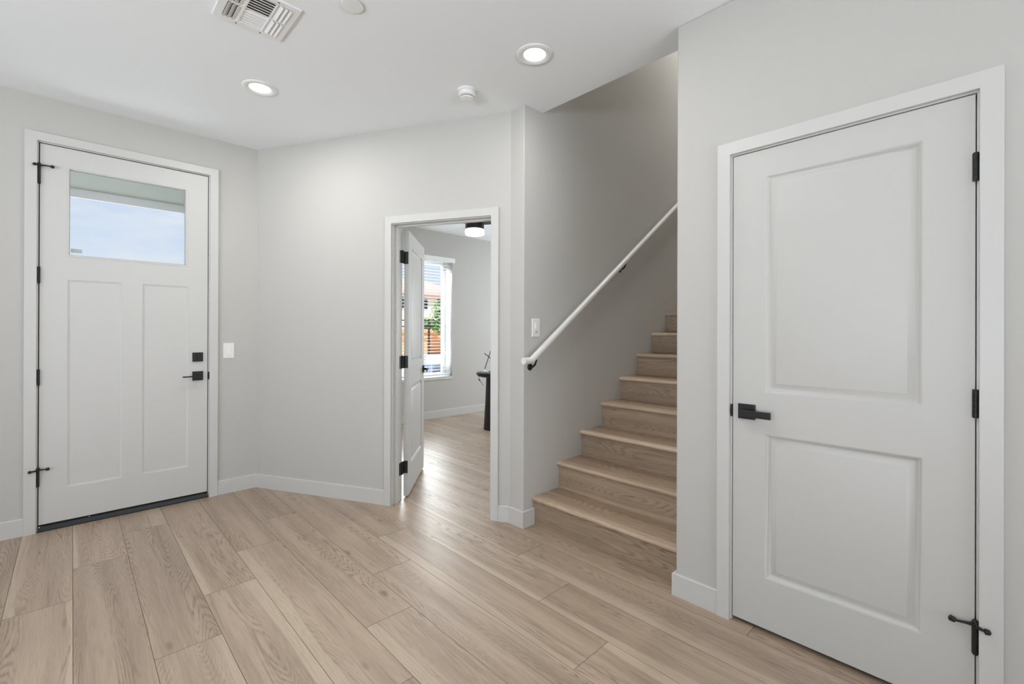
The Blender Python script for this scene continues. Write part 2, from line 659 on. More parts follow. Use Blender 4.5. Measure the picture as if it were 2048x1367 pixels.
# ---------------------------------------------------------------- walls
DX0, DX1 = -0.153, 0.7445     # front door clear opening
DZ = 2.449
BT0, BT1, BZ = 1.279, 2.045, 2.044
KY0, KY1, KZ = 0.0205, 0.7845, 2.044   # closet door clear opening
mb = MB()
slab(mb, FA, -4.0, 1.14, 0, H, -0.20, 0, [(DX0 - 0.018, DX1 + 0.018, -0.01, DZ + 0.018)])
struct(mb.build('wall_front', WALL), 'pale grey wall around the front door', 'wall')

mb = MB()
slab(mb, FB, -0.03, BL + 0.03, 0, H, -TH, 0, [(BT0 - 0.018, BT1 + 0.018, -0.01, BZ + 0.018)])
struct(mb.build('wall_angled', WALL), 'pale grey angled wall with the office doorway', 'wall')

mb = MB()
fp = [(XD + 0.008 - 0.008 * math.cos(R(15 * k)), YC + 0.008 - 0.008 * math.sin(R(15 * k))) for k in range(7)] + [(7.0, YC), (7.0, 2.2196), (XD, 2.2196)]
mb.loops([[(*q, 0) for q in fp], [(*q, 5.3) for q in fp]], True, True)
struct(mb.build('wall_stair', WALL), 'pale grey wall carrying the handrail beside the stairs', 'wall')

mb = MB()
slab(mb, FD, -5.0, YD, 0, H, -TH, 0, [(KY0 - 0.018, KY1 + 0.018, -0.01, KZ + 0.018)])
struct(mb.build('wall_closet', WALL, bevel=0.008, bseg=3), 'pale grey wall holding the closet door, ending at the stairs', 'wall')

mb = MB()
mb.box(XD + TH, 7.0, YD - 0.115, YD, 0, 5.3)
struct(mb.build('wall_stairwell_near', WALL), 'pale grey wall on the hidden side of the stairs', 'wall')
mb = MB()
mb.box(XO - 0.1, XO, 0.7, 2.3, H + 0.30, 5.3)
struct(mb.build('wall_stairwell_header', WALL), 'pale grey wall above the ceiling edge over the stairs', 'wall')
mb = MB()
mb.box(7.0, 7.15, 0.7, 2.3, 0, 5.3)
struct(mb.build('wall_stairwell_end', WALL), 'pale grey wall at the top end of the stairs', 'wall')

mb = MB()
mb.box(3.0, 3.1, -0.7, YD - 0.115, 0, H)
mb.box(XD + TH, 3.0, -0.8, -0.7, 0, H)
struct(mb.build('wall_closet_inside', WALL), 'walls inside the closet', 'wall')

WX0, WX1, WZ0, WZ1 = 2.68, 4.112, 0.600, 2.315
mb = MB()
mb.fbox(FE, 1.0, WX0, 0, H, -0.25, 0)
mb.fbox(FE, WX1, 7.0, 0, H, -0.25, 0)
mb.fbox(FE, WX0, WX1, 0, WZ0 - 0.02, -0.25, 0)
mb.fbox(FE, WX0, WX1, WZ1, H, -0.25, 0)
struct(mb.build('wall_office_window', WALL), 'pale grey office wall with the window', 'wall')
mb = MB()
mb.box(1.03, 1.14, YA + 0.2, YE, 0, H)
mb.box(6.6, 6.72, 2.2196, 3.05, 0, H)
mb.box(6.6, 6.72, 4.95, YE, 0, H)
mb.box(6.6, 6.72, 3.05, 4.95, 0, 0.6)  # unseen opening added around the office side fill light
mb.box(6.6, 6.72, 3.05, 4.95, 2.3, H)
struct(mb.build('wall_office_sides', WALL), 'pale grey side walls of the office', 'wall')

# great room behind the camera: walls with wide window openings
mb = MB()
mb.box(-4.15, -4.0, -5.0, YA + 0.2, 0, 0.4)
mb.box(-4.15, -4.0, -5.0, YA + 0.2, 2.5, H)
mb.box(-4.15, -4.0, -5.0, -2.0, 0.4, 2.5)
mb.box(-4.15, -4.0, 2.4, YA + 0.2, 0.4, 2.5)
struct(mb.build('wall_great_room', WALL), 'pale grey side wall of the great room', 'wall')
mb = MB()
mb.box(-4.15, 2.2, -5.15, -5.0, 0, 0.4)
mb.box(-4.15, 2.2, -5.15, -5.0, 2.5, H)
mb.box(-4.15, -1.4, -5.15, -5.0, 0.4, 2.5)
mb.box(1.8, 2.2, -5.15, -5.0, 0.4, 2.5)
struct(mb.build('wall_back', WALL), 'pale grey back wall of the great room', 'wall')

# ---------------------------------------------------------------- baseboards
BH, BT = 0.107, 0.014


def basebrd(name, F, runs, label):
    m_ = MB()
    for u0, u1 in runs:
        c = 0.004
        pr = [(0, 0), (BT, 0), (BT, BH - c), (BT - c, BH), (0, BH)]
        m_.loops([[F(u0, z, o) for o, z in pr], [F(u1, z, o) for o, z in pr]], True, True)
    struct(m_.build(name, TRIM), label, 'baseboard')


CW, CT = 0.0545, 0.018        # casing
basebrd('baseboard_front', FA, [(-4.0, DX0 - 0.006 - CW), (DX1 + 0.006 + CW, 1.083)], 'white baseboard beside the front door')
basebrd('baseboard_angled', FB, [(0.004, BT0 - 0.006 - CW), (BT1 + 0.006 + CW, BL + 0.004)], 'white baseboard of the angled wall')
mb = MB()
c = 0.004
pr = [(0, 0), (BT, 0), (BT, BH - c), (BT - c, BH), (0, BH)]
mb.loops([[(XD - o, 2.2196 + o * 0.2, z) for o, z in pr], [(XD - o, YC - o, z) for o, z in pr], [(2.184, YC - o, z) for o, z in pr]], True, True)
struct(mb.build('baseboard_stair_corner', TRIM), 'white baseboard wrapping the corner at the foot of the stair wall', 'baseboard')
mb = MB()
mb.loops([[(XD - o, KY1 + 0.006 + CW, z) for o, z in pr], [(XD - o, YD + o, z) for o, z in pr], [(2.184, YD + o, z) for o, z in pr]], True, True)
mb.loops([[(XD - o, -5.0, z) for o, z in pr], [(XD - o, KY0 - 0.006 - CW, z) for o, z in pr]], True, True)
struct(mb.build('baseboard_closet', TRIM), 'white baseboard of the closet wall, wrapping its end by the stairs', 'baseboard')
basebrd('baseboard_office', FE, [(1.14, 6.6)], 'white baseboard under the office window')


# ---------------------------------------------------------------- door casings and jambs
def casing(name, F, u0, u1, zt, depth, label, stops=True, back=False):
    """flat casing with a 6 mm reveal, jamb lining and stop"""
    m_ = MB()
    r = 0.006
    a0, a1, zt_ = u0 - r, u1 + r, zt + r
    slab(m_, F, a0 - CW, a1 + CW, 0, zt_ + CW, 0, CT, [(a0, a1, -0.01, zt_)])
    # jamb lining
    m_.fbox(F, u0 - 0.018, u0, 0, zt, -depth, 0.0005)
    m_.fbox(F, u1, u1 + 0.018, 0, zt, -depth, 0.0005)
    m_.fbox(F, u0 - 0.018, u1 + 0.018, zt, zt + 0.018, -depth, 0.0005)
    if stops:
        s0, s1 = stops
        m_.fbox(F, u0, u0 + 0.012, 0, zt, s0, s1)
        m_.fbox(F, u1 - 0.012, u1, 0, zt, s0, s1)
        m_.fbox(F, u0, u1, zt - 0.012, zt, s0, s1)
    if back:
        m_.fbox(F, a0 - CW, a0, 0, zt_ + CW, -depth, -depth - CT)
        m_.fbox(F, a1, a1 + CW, 0, zt_ + CW, -depth, -depth - CT)
        m_.fbox(F, a0, a1, zt_, zt_ + CW, -depth, -depth - CT)
    return struct(m_.build(name, TRIM, bevel=0.0018, bseg=2), label, 'door casing')


casing('trim_1', FA, DX0, DX1, DZ, 0.20, 'white casing around the front door', (-0.075, -0.05))
casing('trim_2', FB, BT0, BT1, BZ, TH, 'white casing around the open office doorway', (-0.07, -0.037), True)
casing('trim_3', FD, KY0, KY1, KZ, TH, 'white casing around the closet door', (-0.075, -0.038))


# ---------------------------------------------------------------- doors
def rect(F, u0, u1, z0, z1, o, ins=0.0):
    return [F(u0 + ins, z0 + ins, o), F(u1 - ins, z0 + ins, o), F(u1 - ins, z1 - ins, o), F(u0 + ins, z1 - ins, o)]


def raised_panel(F, h, o0, o1):
    """moulded raised panel, both faces"""
    m_ = MB()
    for o, s in ((o1, 1), (o0, -1)):
        prof = [(0.0, 0.0), (0.003, -0.0010), (0.008, -0.0065), (0.015, -0.0140), (0.018, -0.0152), (0.0200, -0.0152), (0.039, -0.0036), (0.042, -0.0030)]
        m_.loops([rect(F, *h, o + s * d, i) for i, d in prof], False, True)
    return m_


def flat_panel(F, h, o0, o1):
    m_ = MB()
    for o, s in ((o1, 1), (o0, -1)):
        prof = [(0.0, 0.0), (0.003, -0.001), (0.006, -0.004), (0.010, -0.0045), (0.012, -0.0065), (0.014, -0.0065)]
        m_.loops([rect(F, *h, o + s * d, i) for i, d in prof], False, True)
    return m_


def hinge_barrel(F, u, z0, z1, parent, o=0.009, r=0.0065, wide=0.011):
    m_ = MB()
    n_ = 5
    for i in range(n_):
        a, b_ = z0 + (z1 - z0) * i / n_ + 0.0003, z0 + (z1 - z0) * (i + 1) / n_ - 0.0003
        m_.lathe(F(u, a, o), (0, 0, 1), [(r, 0), (r, b_ - a)], 14)
    m_.fbox(F, u - wide, u + wide, z0 + 0.001, z1 - 0.001, -0.002, 0.0045)
    return m_.build('hinge', BLACK, parent)


# ---- front door
d1 = empty('door_1', (DX0, YA, 0), 'tall white front door with a glass light and two flat panels', 'door', None, 'structure')
SX0, SX1, SZ0, SZ1 = DX0 + 0.005, DX1 - 0.005, 0.043, DZ - 0.006
gl = (-0.018, 0.603, 1.753, 2.316)
pa = (-0.023, 0.246, 0.253, 1.597)
pb = (0.353, 0.620, 0.253, 1.597)
mb = MB()
slab(mb, FA, SX0, SX1, SZ0, SZ1, -0.047, -0.002, [gl, pa, pb])
mb.build('door_slab', FDOOR, d1)
flat_panel(FA, pa, -0.047, -0.002).build('door_panel', FDOOR, d1)
flat_panel(FA, pb, -0.047, -0.002).build('door_panel', FDOOR, d1)
mb = MB()
for o, s in ((-0.002, 1), (-0.047, -1)):   # glazing frame lip round the light
    mb.loops([rect(FA, gl[0] - 0.012, gl[1] + 0.012, gl[2] - 0.012, gl[3] + 0.012, o - s * 0.004), rect(FA, gl[0] - 0.012, gl[1] + 0.012, gl[2] - 0.012, gl[3] + 0.012, o + s * 0.002, 0.002),
              rect(FA, *gl, o + s * 0.002, 0.001), rect(FA, *gl, -0.0245 + s * 0.004, 0.006)], False, False)
mb.build('glazing_frame', TRIM, d1)
mb = MB()
mb.fbox(FA, gl[0] + 0.002, gl[1] - 0.002, gl[2] + 0.002, gl[3] - 0.002, -0.0265, -0.0225)
gp = mb.build('glass_pane', GLASS, d1)
mb = MB()
mb.fbox(FA, -0.008, 0.046, 1.775, 1.801, -0.0225, -0.0215)
st = mb.build('sticker', STICK, gp)
st['label'] = 'small grey label stuck inside the lower corner of the glass'
mb = MB()
mb.fbox(FA, SX0 + 0.002, SX1 - 0.002, 0.036, 0.046, -0.043, -0.008)
mb.build('door_sweep', SEAL, d1)
mb = MB()
for a, b_ in ((DX0, SX0 + 0.001), (SX1 - 0.001, DX1)):
    mb.fbox(FA, a, b_, 0.036, DZ, -0.03, -0.012)
mb.fbox(FA, DX0, DX1, SZ1 - 0.001, DZ, -0.03, -0.012)
mb.build('weather_strip', SEAL, d1)
FHZ = [(2.187, 2.296), (1.562, 1.666), (0.922, 1.022), (0.286, 0.386)]
hs = [hinge_barrel(FA, DX0 + 0.002, a, b_, d1, 0.008, 0.0060, 0.0066) for a, b_ in FHZ]


def pin_stop(F, u, z, s, parent, la, lb, out=0.012):
    """hinge-pin door stop: collar on the pin, a padded arm to each side (s = side of the door leaf)"""
    m_ = MB()
    m_.lathe(F(u, z - 0.004, 0.009), (0, 0, 1), [(0.011, 0), (0.011, 0.008)], 16)
    m_.lathe(F(u, z + 0.004, 0.009), (0, 0, 1), [(0.009, 0), (0.008, 0.008), (0.004, 0.012)], 16)
    m_.tube([F(u, z, 0.010), F(u + s * la * 0.4, z + 0.001, 0.018), F(u + s * la * 0.8, z, 0.023)], [0.0065, 0.0045, 0.004], 10)
    a = Vector(F(u + s * la * 0.75, z, 0.024))
    ax = (Vector(F(u + s * la, z, 0.016)) - a).normalized()
    m_.lathe(a, ax, [(0.004, 0), (0.0085, 0.003), (0.0095, 0.015), (0.006, 0.018)], 14)
    m_.tube([F(u, z, 0.012), F(u - s * lb * 0.25, z - 0.001, 0.026), F(u - s * lb * 0.7, z - 0.002, 0.030)], [0.0055, 0.0048, 0.004], 10)
    b_ = Vector(F(u - s * lb * 0.55, z - 0.002, 0.032))
    ax2 = (Vector(F(u - s * lb, z - 0.003, 0.027)) - b_).normalized()
    m_.lathe(b_, ax2, [(0.004, 0), (0.009, 0.003), (0.008, 0.013), (0.004, 0.016)], 14)
    return m_.build('door_stop', BLACK, parent)


pin_stop(FA, DX0 + 0.002, 2.302, 1, hs[0], 0.066, 0.022)
pin_stop(FA, DX0 + 0.002, 0.392, 1, hs[3], 0.046, 0.048)
# deadbolt
mb = MB()
mb.fbox(FA, 0.6445, 0.7095, 1.036, 1.104, -0.002, 0.010, 0.002)
db = mb.build('deadbolt', BLACK, d1)
mb = MB()
mb.fbox(FA, 0.671, 0.683, 1.054, 1.086, 0.010, 0.026, 0.002)
mb.build('thumb_turn', BLACK, db)
# lever
mb = MB()
mb.fbox(FA, 0.6445, 0.7105, 0.894, 0.962, -0.002, 0.010, 0.002)
lv = mb.build('door_handle', BLACK, d1)
mb = MB()
mb.lathe(FA(0.678, 0.928, 0.010), (0, -1, 0), [(0.013, 0), (0.012, 0.030)], 20)
mb.fbox(FA, 0.580, 0.690, 0.9225, 0.9315, 0.036, 0.054, 0.002)
mb.build('lever', BLACK, lv)
mb = MB()
mb.fbox(FA, DX1 - 0.0005, DX1 + 0.008, 0.898, 0.956, -0.010, 0.003, 0.002)
mb.lathe(FA(DX1 + 0.003, 0.899, 0.0015), (0, 0, 1), [(0.0045, 0.0), (0.006, 0.02), (0.006, 0.037), (0.0045, 0.057)], 12)
mb.build('strike_plate', BLACK, d1)
# threshold
mb = MB()
pr2 = [(-0.20, 0.0), (0.012, 0.0), (0.012, 0.008), (0.000, 0.026), (-0.012, 0.034), (-0.20, 0.034)]
mb.loops([[FA(DX0, z, o) for o, z in pr2], [FA(DX1, z, o) for o, z in pr2]], True, True)
th = mb.build('threshold', BRONZE, d1)
mb = MB()
mb.lathe(FA(0.085, 0.0335, -0.005), (0, -0.2, 1), [(0.003, -0.001), (0.003, 0.0015)], 10)
mb.lathe(FA(DX0 + 0.008, 0.0275, -0.002), (0, -0.6, 1), [(0.0035, -0.001), (0.0035, 0.002)], 10)
mb.build('screw', WHITEB, th)

# ---- closet door
d3 = empty('door_3', (XD, KY0, 0), 'white two-panel closet door with black lever beside the stairs', 'door', None, 'structure')
KS0, KS1, KSZ0, KSZ1 = KY0 + 0.0035, KY1 - 0.0035, 0.019, KZ - 0.004
p1 = (0.152, 0.650, 1.013, 1.930)
p2 = (0.152, 0.650, 0.230, 0.838)
mb = MB()
slab(mb, FD, KS0, KS1, KSZ0, KSZ1, -0.036, -0.001, [p1, p2])
mb.build('door_slab', DOOR, d3)
raised_panel(FD, p1, -0.036, -0.001).build('door_panel', DOOR, d3)
raised_panel(FD, p2, -0.036, -0.001).build('door_panel', DOOR, d3)
KHZ = [(1.757, 1.849), (0.993, 1.085), (0.232, 0.324)]
hk = [hinge_barrel(FD, KY0 + 0.002, a, b_, d3, 0.008, 0.0065, 0.0085) for a, b_ in KHZ]
pin_stop(FD, KY0 + 0.002, 0.329, 1, hk[2], 0.060, 0.036)
mb = MB()
mb.fbox(FD, 0.688, 0.757, 0.893, 0.957, -0.002, 0.009, 0.002)
hd = mb.build('door_handle', BLACK, d3)
mb = MB()
mb.lathe(FD(0.722, 0.920, 0.009), (-1, 0, 0), [(0.013, 0), (0.012, 0.028)], 20)
mb.fbox(FD, 0.617, 0.738, 0.907, 0.936, 0.036, 0.046, 0.002)
mb.build('lever', BLACK, hd)
mb = MB()
mb.fbox(FD, KY1 - 0.0005, KY1 + 0.006, 0.897, 0.950, -0.012, 0.002, 0.001)
mb.lathe(FD(KY1 + 0.002, 0.896, 0.002), (0, 0, 1), [(0.003, 0.0), (0.0045, 0.012), (0.0045, 0.043), (0.003, 0.055)], 12)
mb.build('strike_plate', BLACK, d3)

# ---- open office door, swung into the office on its left jamb
ANG = R(48.6)
HP = Vector((1.822, 3.090))
ld = Vector((math.cos(ANG), math.sin(ANG)))
ln = Vector((ld.y, -ld.x))    # side of the leaf facing the hall / camera


def FL(u, z, o):
    p = HP + ld * u + ln * o
    return (p.x, p.y, z)


d2 = empty('door_2', (HP.x, HP.y, 0), 'white two-panel office door standing open into the office', 'door', None, 'structure')
q1 = (0.12, 0.64, 1.013, 1.930)
q2 = (0.12, 0.64, 0.230, 0.838)
mb = MB()
slab(mb, FL, 0.0, 0.757, 0.015, 2.036, -0.0175, 0.0175, [q1, q2])
mb.build('door_slab', DOOR, d2)
raised_panel(FL, q1, -0.0175, 0.0175).build('door_panel', DOOR, d2)
raised_panel(FL, q2, -0.0175, 0.0175).build('door_panel', DOOR, d2)
pin = Vector(FB(BT0 + 0.004, 0, -TH - 0.008)[:2])
for zc in (1.828, 1.035, 0.235):
    m_ = MB()
    za, zb = zc - 0.047, zc + 0.047
    m_.lathe((pin.x, pin.y, za), (0, 0, 1), [(0.0062, 0), (0.0062, zb - za)], 14)
    m_.lathe((pin.x, pin.y, zb), (0, 0, 1), [(0.005, 0), (0.003, 0.006)], 12)
    m_.fbox(FB, BT0 - 0.001, BT0 + 0.0025, za, zb, -TH - 0.006, -TH + 0.032)      # leaf let into the jamb
    m_.fbox(FL, -0.0028, 0.0008, za, zb, -0.0185, 0.0135, 0.0004)                  # leaf on the door edge
    e = Vector(FL(-0.001, 0, -0.0165)[:2])
    w = Vector((pin.y - e.y, e.x - pin.x)).normalized() * 0.0014
    m_.hexa([(pin.x - w.x, pin.y - w.y, za), (e.x - w.x, e.y - w.y, za), (e.x + w.x, e.y + w.y, za), (pin.x + w.x, pin.y + w.y, za),
             (pin.x - w.x, pin.y - w.y, zb), (e.x - w.x, e.y - w.y, zb), (e.x + w.x, e.y + w.y, zb), (pin.x + w.x, pin.y + w.y, zb)])
    m_.build('hinge', BLACK, d2)
mb = MB()
mb.fbox(FL, 0.665, 0.731, 0.893, 0.959, -0.0275, 0.0275, 0.002)
h2 = mb.build('door_handle', BLACK, d2)
mb = MB()
for s in (1, -1):
    mb.lathe(FL(0.698, 0.926, s * 0.0275), (ln.x * s, ln.y * s, 0), [(0.012, 0), (0.012, 0.03)], 16)
    mb.fbox(FL, 0.61, 0.712, 0.912, 0.940, s * 0.056, s * 0.066, 0.002)
mb.build('lever', BLACK, h2)

# ---------------------------------------------------------------- staircase
RISE, RUN, RX = 0.180, 0.2575, 2.184
stair = empty('staircase', (RX, (YC + YD) / 2, 0), 'oak staircase with rounded nosings rising between two grey walls', 'staircase')


def wood_box(name, x0, x1, y0, y1, z0, z1, rnd, axis='x', mats=WOOD, nose=0.0):
    """solid board whose grain runs along Y; axis 'x': a tread, 'z': a riser"""
    mb = MB()
    uvl = mb.bm.loops.layers.uv.new('plank')
    rl = mb.bm.faces.layers.float.new('rnd')
    if nose:
        r = (z1 - z0) / 2
        pr = []
        for k in range(9):
            a = -math.pi / 2 - math.pi * k / 8
            pr.append((x0 + r + r * math.cos(a), z0 + r + r * math.sin(a)))
        pr = [(x1, z0)] + pr + [(x1, z1)]
    else:
        pr = [(x1, z0), (x0, z0), (x0, z1), (x1, z1)]
    n_ = len(pr)
    va = [mb.bm.verts.new((p[0], y0, p[1])) for p in pr]
    vb = [mb.bm.verts.new((p[0], y1, p[1])) for p in pr]
    fs = [va, vb[::-1]]
    for i in range(n_):
        j = (i + 1) % n_
        fs.append([va[i], vb[i], vb[j], va[j]])
    for k, f in enumerate(fs):
        fc = mb.bm.faces.new(f)
        fc[rl] = rnd
        fc.smooth = bool(nose) and 2 < k < n_
        for lp in fc.loops:
            c_ = lp.vert.co
            uu = (c_.x - x0 - 0.11) if axis == 'x' else (c_.z - z0 - 0.09)
            lp[uvl].uv = (uu, c_.y)
    return mb, rnd


rs = random.Random(5)
for i in range(16):
    xr = RX + RUN * i
    z0 = RISE * i
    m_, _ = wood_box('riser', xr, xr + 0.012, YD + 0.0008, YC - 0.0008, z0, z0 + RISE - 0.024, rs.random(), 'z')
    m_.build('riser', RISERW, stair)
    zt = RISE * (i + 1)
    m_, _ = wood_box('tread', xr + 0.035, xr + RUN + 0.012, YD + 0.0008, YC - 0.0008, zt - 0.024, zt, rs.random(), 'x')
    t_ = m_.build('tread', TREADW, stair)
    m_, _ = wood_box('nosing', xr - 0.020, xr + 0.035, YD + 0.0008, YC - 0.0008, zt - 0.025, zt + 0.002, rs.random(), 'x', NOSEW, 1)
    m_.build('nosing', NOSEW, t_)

# ---------------------------------------------------------------- handrail
hr = empty('handrail', (2.10, YC, 1.08), 'round white handrail on black wall brackets climbing beside the stairs', 'handrail')
RO = 0.060
yr = YC - RO
sl = RISE / RUN
end = 6.3
mb = MB()
mb.tube([(2.030, yr, 1.083), (2.100, yr, 1.083), (end, yr, 1.083 + (end - 2.100) * sl)], 0.0215, 24)
mb.build('rail', RAILM, hr)
for bx in (2.148, 3.196, 4.5, 5.8):
    zr = 1.083 + max(0.0, bx - 2.10) * sl
    m_ = MB()
    zb = zr - 0.080 if bx < 2.2 else zr - 0.072
    m_.lathe((bx, YC, zb), (0, -1, 0), [(0.023, 0), (0.023, 0.004), (0.017, 0.008), (0.011, 0.010)], 24)
    m_.tube([(bx, YC - 0.006, zb), (bx, YC - 0.030, zb + 0.004), (bx, YC - 0.050, zb + 0.020), (bx, yr, zb + 0.045), (bx, yr, zr - 0.020)], 0.0065, 12)
    m_.build('bracket', BLACK, hr)


# ---------------------------------------------------------------- switches
def switch(F, u, z, label, dim):
    root = empty('light_switch', F(u, z, 0), label, 'light switch')
    m_ = MB()
    m_.fbox(F, u - 0.037, u + 0.037, z - 0.060, z + 0.060, 0, 0.006, 0.003)
    m_.build('wall_plate', PLASTIC, root)
    m_ = MB()
    m_.fbox(F, u - 0.0165, u + 0.0165, z - 0.0335, z + 0.0335, 0.006, 0.0075, 0.0005)
    if not dim:
        p = [F(u - 0.013, z - 0.030, 0.0075), F(u + 0.013, z - 0.030, 0.0075), F(u + 0.013, z + 0.030, 0.0075), F(u - 0.013, z + 0.030, 0.0075),
             F(u - 0.013, z - 0.030, 0.013), F(u + 0.013, z - 0.030, 0.013), F(u + 0.013, z + 0.030, 0.0085), F(u - 0.013, z + 0.030, 0.0085)]
        m_.hexa(p)
        m_.build('rocker', PLASTIC, root)
    else:
        m_.fbox(F, u - 0.012, u + 0.012, z - 0.008, z + 0.030, 0.0075, 0.011, 0.001)
        m_.build('paddle', PLASTIC, root)
        m_ = MB()
        m_.fbox(F, u - 0.010, u + 0.010, z - 0.030, z - 0.0255, 0.0075, 0.0085)
        m_.build('slider', GREYP, root)
    return root


switch(FA, 0.879, 1.112, 'white rocker light switch between the front door and the corner', False)
switch(FC, 2.203, 1.294, 'white dimmer switch on the stair wall above the handrail', True)


# ---------------------------------------------------------------- ceiling fittings
def downlight(x, y, label, power):
    root = empty('recessed_downlight', (x, y, H), label, 'ceiling light', 'recessed ceiling lights')
    m_ = MB()
    m_.lathe((x, y, H), (0, 0, -1), [(0.096, 0.0), (0.096, 0.004), (0.092, 0.007), (0.080, 0.0085), (0.068, 0.007), (0.058, 0.0005)], 48, False, False)
    m_.build('trim_ring', PLASTIC, root)
    m_ = MB()
    m_.lathe((x, y, H), (0, 0, -1), [(0.0585, 0.0007), (0.0585, 0.0012)], 48, True, True, False)
    m_.build('lens', LENS, root)
    l_ = lamp('downlight_lamp', (0, 0, -0.012), power, 0.11)
    l_.parent = root
    return root


downlight(0.812, 3.088, 'round white recessed downlight on the ceiling near the front door', 9.5)
downlight(1.757, 1.683, 'round white recessed downlight on the ceiling near the foot of the stairs', 3.4)

sx_, sy_ = 1.725, 2.225
root = empty('smoke_detector', (sx_, sy_, H), 'white round smoke detector on the ceiling above the office doorway', 'smoke detector')
mb = MB()
mb.lathe((sx_, sy_, H), (0, 0, -1), [(0.058, 0), (0.058, 0.010), (0.055, 0.013)], 40)
mb.build('mounting_base', PLASTIC, root)
mb = MB()
mb.lathe((sx_, sy_, H), (0, 0, -1), [(0.051, 0.013), (0.0535, 0.016), (0.053, 0.034), (0.047, 0.040), (0.040, 0.041)], 40)
mb.build('body', PLASTIC, root)
mb = MB()
mb.lathe((sx_, sy_, H), (0, 0, -1), [(0.036, 0.041), (0.036, 0.046)], 40)
mb.build('sensor_slot', GREYP, root)
mb = MB()
mb.lathe((sx_, sy_, H), (0, 0, -1), [(0.041, 0.046), (0.040, 0.052), (0.030, 0.056), (0.012, 0.057)], 40)
for k in range(8):
    a = math.pi * 2 * k / 8
    p0, p1_ = (sx_ + 0.014 * math.cos(a), sy_ + 0.014 * math.sin(a), H - 0.0575), (sx_ + 0.032 * math.cos(a), sy_ + 0.032 * math.sin(a), H - 0.0565)
    mb.tube([p0, p1_], 0.002, 6)
mb.build('cover', PLASTIC, root)

mb = MB()
mb.lathe((0.900, 2.003, H), (0, 0, -1), [(0.030, 0), (0.030, 0.006), (0.046, 0.006), (0.0475, 0.008), (0.046, 0.010), (0.030, 0.0108)], 40)
o = mb.build('ceiling_cover_plate', PLASTIC, None, (0.900, 2.003, H))
tag(o, 'small plain white disc on the ceiling right of the air vent', 'cover plate')

# four-way supply register
vx0, vx1, vy0, vy1 = 0.458, 0.752, 2.200, 2.512
vent = empty('air_vent', ((vx0 + vx1) / 2, (vy0 + vy1) / 2, H), 'white square four-way air vent with louvres in the ceiling', 'air vent')
zb, zf = H, H - 0.009


def FV(u, z, o):              # seen from below: u = X, z = Y, o downwards
    return (u, z, H - o)


banks = []
cx0, cx1 = vx0 + 0.103, vx0 + 0.197
banks.append((cx0, cx1, vy0 + 0.030, vy1 - 0.030))
ym = (vy0 + vy1) / 2
for xa, xb in ((vx0 + 0.034, vx0 + 0.090), (vx0 + 0.206, vx1 - 0.034)):
    banks.append((xa, xb, vy0 + 0.030, ym - 0.006))
    banks.append((xa, xb, ym + 0.006, vy1 - 0.030))
mb = MB()
slab(mb, FV, vx0, vx1, vy0, vy1, 0.0, 0.009, banks)
mb.build('vent_frame', VENTM, vent, bevel=0.002)
mb = MB()
mb.fbox(FV, vx0 + 0.02, vx1 - 0.02, vy0 + 0.02, vy1 - 0.02, 0.0, 0.0008)
mb.build('duct_opening', DUCT, vent)
# centre bank: blades along X, near half turned one way and far half the other
mb = MB()
xa, xb, ya, yb = banks[0]
nb = 13
for k in range(nb):
    y = ya + (yb - ya) * (k + 0.5) / nb
    s = 1 if k < nb // 2 + 1 else -1
    hw = 0.0085 if s > 0 else 0.0075
    lo, hi = (0.0002, 0.0060) if s > 0 else (0.0085, 0.0002)
    mb.hexa([(xa, y - hw, zf + lo), (xb, y - hw, zf + lo), (xb, y - hw, zf + lo + 0.0009), (xa, y - hw, zf + lo + 0.0009),
             (xa, y + hw, zf + hi), (xb, y + hw, zf + hi), (xb, y + hw, zf + hi + 0.0009), (xa, y + hw, zf + hi + 0.0009)])
mb.build('centre_louvres', VENTM, vent)
for bi, (xa, xb, ya, yb) in enumerate(banks[1:]):
    s = -1 if bi < 2 else 1
    mb = MB()
    for k in range(3):
        x = xa + (xb - xa) * (k + 0.5) / 3
        hw = 0.0095
        z_a, z_b = (0.006, -0.005) if s > 0 else (-0.005, 0.006)
        mb.hexa([(x - hw, ya, zf + z_a), (x + hw, ya, zf + z_b), (x + hw, yb, zf + z_b), (x - hw, yb, zf + z_a),
                 (x - hw, ya, zf + z_a + 0.001), (x + hw, ya, zf + z_b + 0.001), (x + hw, yb, zf + z_b + 0.001), (x - hw, yb, zf + z_a + 0.001)])
    mb.build('side_louvres', VENTM, vent)
for sx0, sy0 in ((vx0 + 0.095, vy1 - 0.012), (vx1 - 0.096, vy1 - 0.012), (vx0 + 0.095, vy0 + 0.012), (vx1 - 0.096, vy0 + 0.012)):
    mb = MB()
    mb.lathe((sx0, sy0, zf), (0, 0, -1), [(0.004, 0), (0.003, 0.002)], 10)
    mb.build('screw', GREYP, vent)

# ---------------------------------------------------------------- office window
w1 = empty('window_1', ((WX0 + WX1) / 2, YE, WZ0), 'tall office window with white frame, looking out to a wall and houses', 'window', None, 'structure')
mb = MB()
yo0, yo1 = -0.235, -0.185
fr = 0.045
mb.fbox(FE, WX0, WX0 + fr, WZ0, WZ1, yo0, yo1)
mb.fbox(FE, WX1 - fr, WX1, WZ0, WZ1, yo0, yo1)
mb.fbox(FE, WX0 + fr, WX1 - fr, WZ0, WZ0 + fr, yo0, yo1)
mb.fbox(FE, WX0 + fr, WX1 - fr, WZ1 - fr, WZ1, yo0, yo1)
mb.build('window_frame', VINYL, w1, bevel=0.004)
mb = MB()
mb.fbox(FE, WX0 + fr, WX1 - fr, WZ0 + fr, WZ1 - fr, -0.212, -0.208)
mb.build('glass_pane', GLASS, w1)
mb = MB()
mb.fbox(FE, WX0 - 0.001, WX1 + 0.002, WZ0 - 0.045, WZ0, -0.185, 0.012, 0.003)
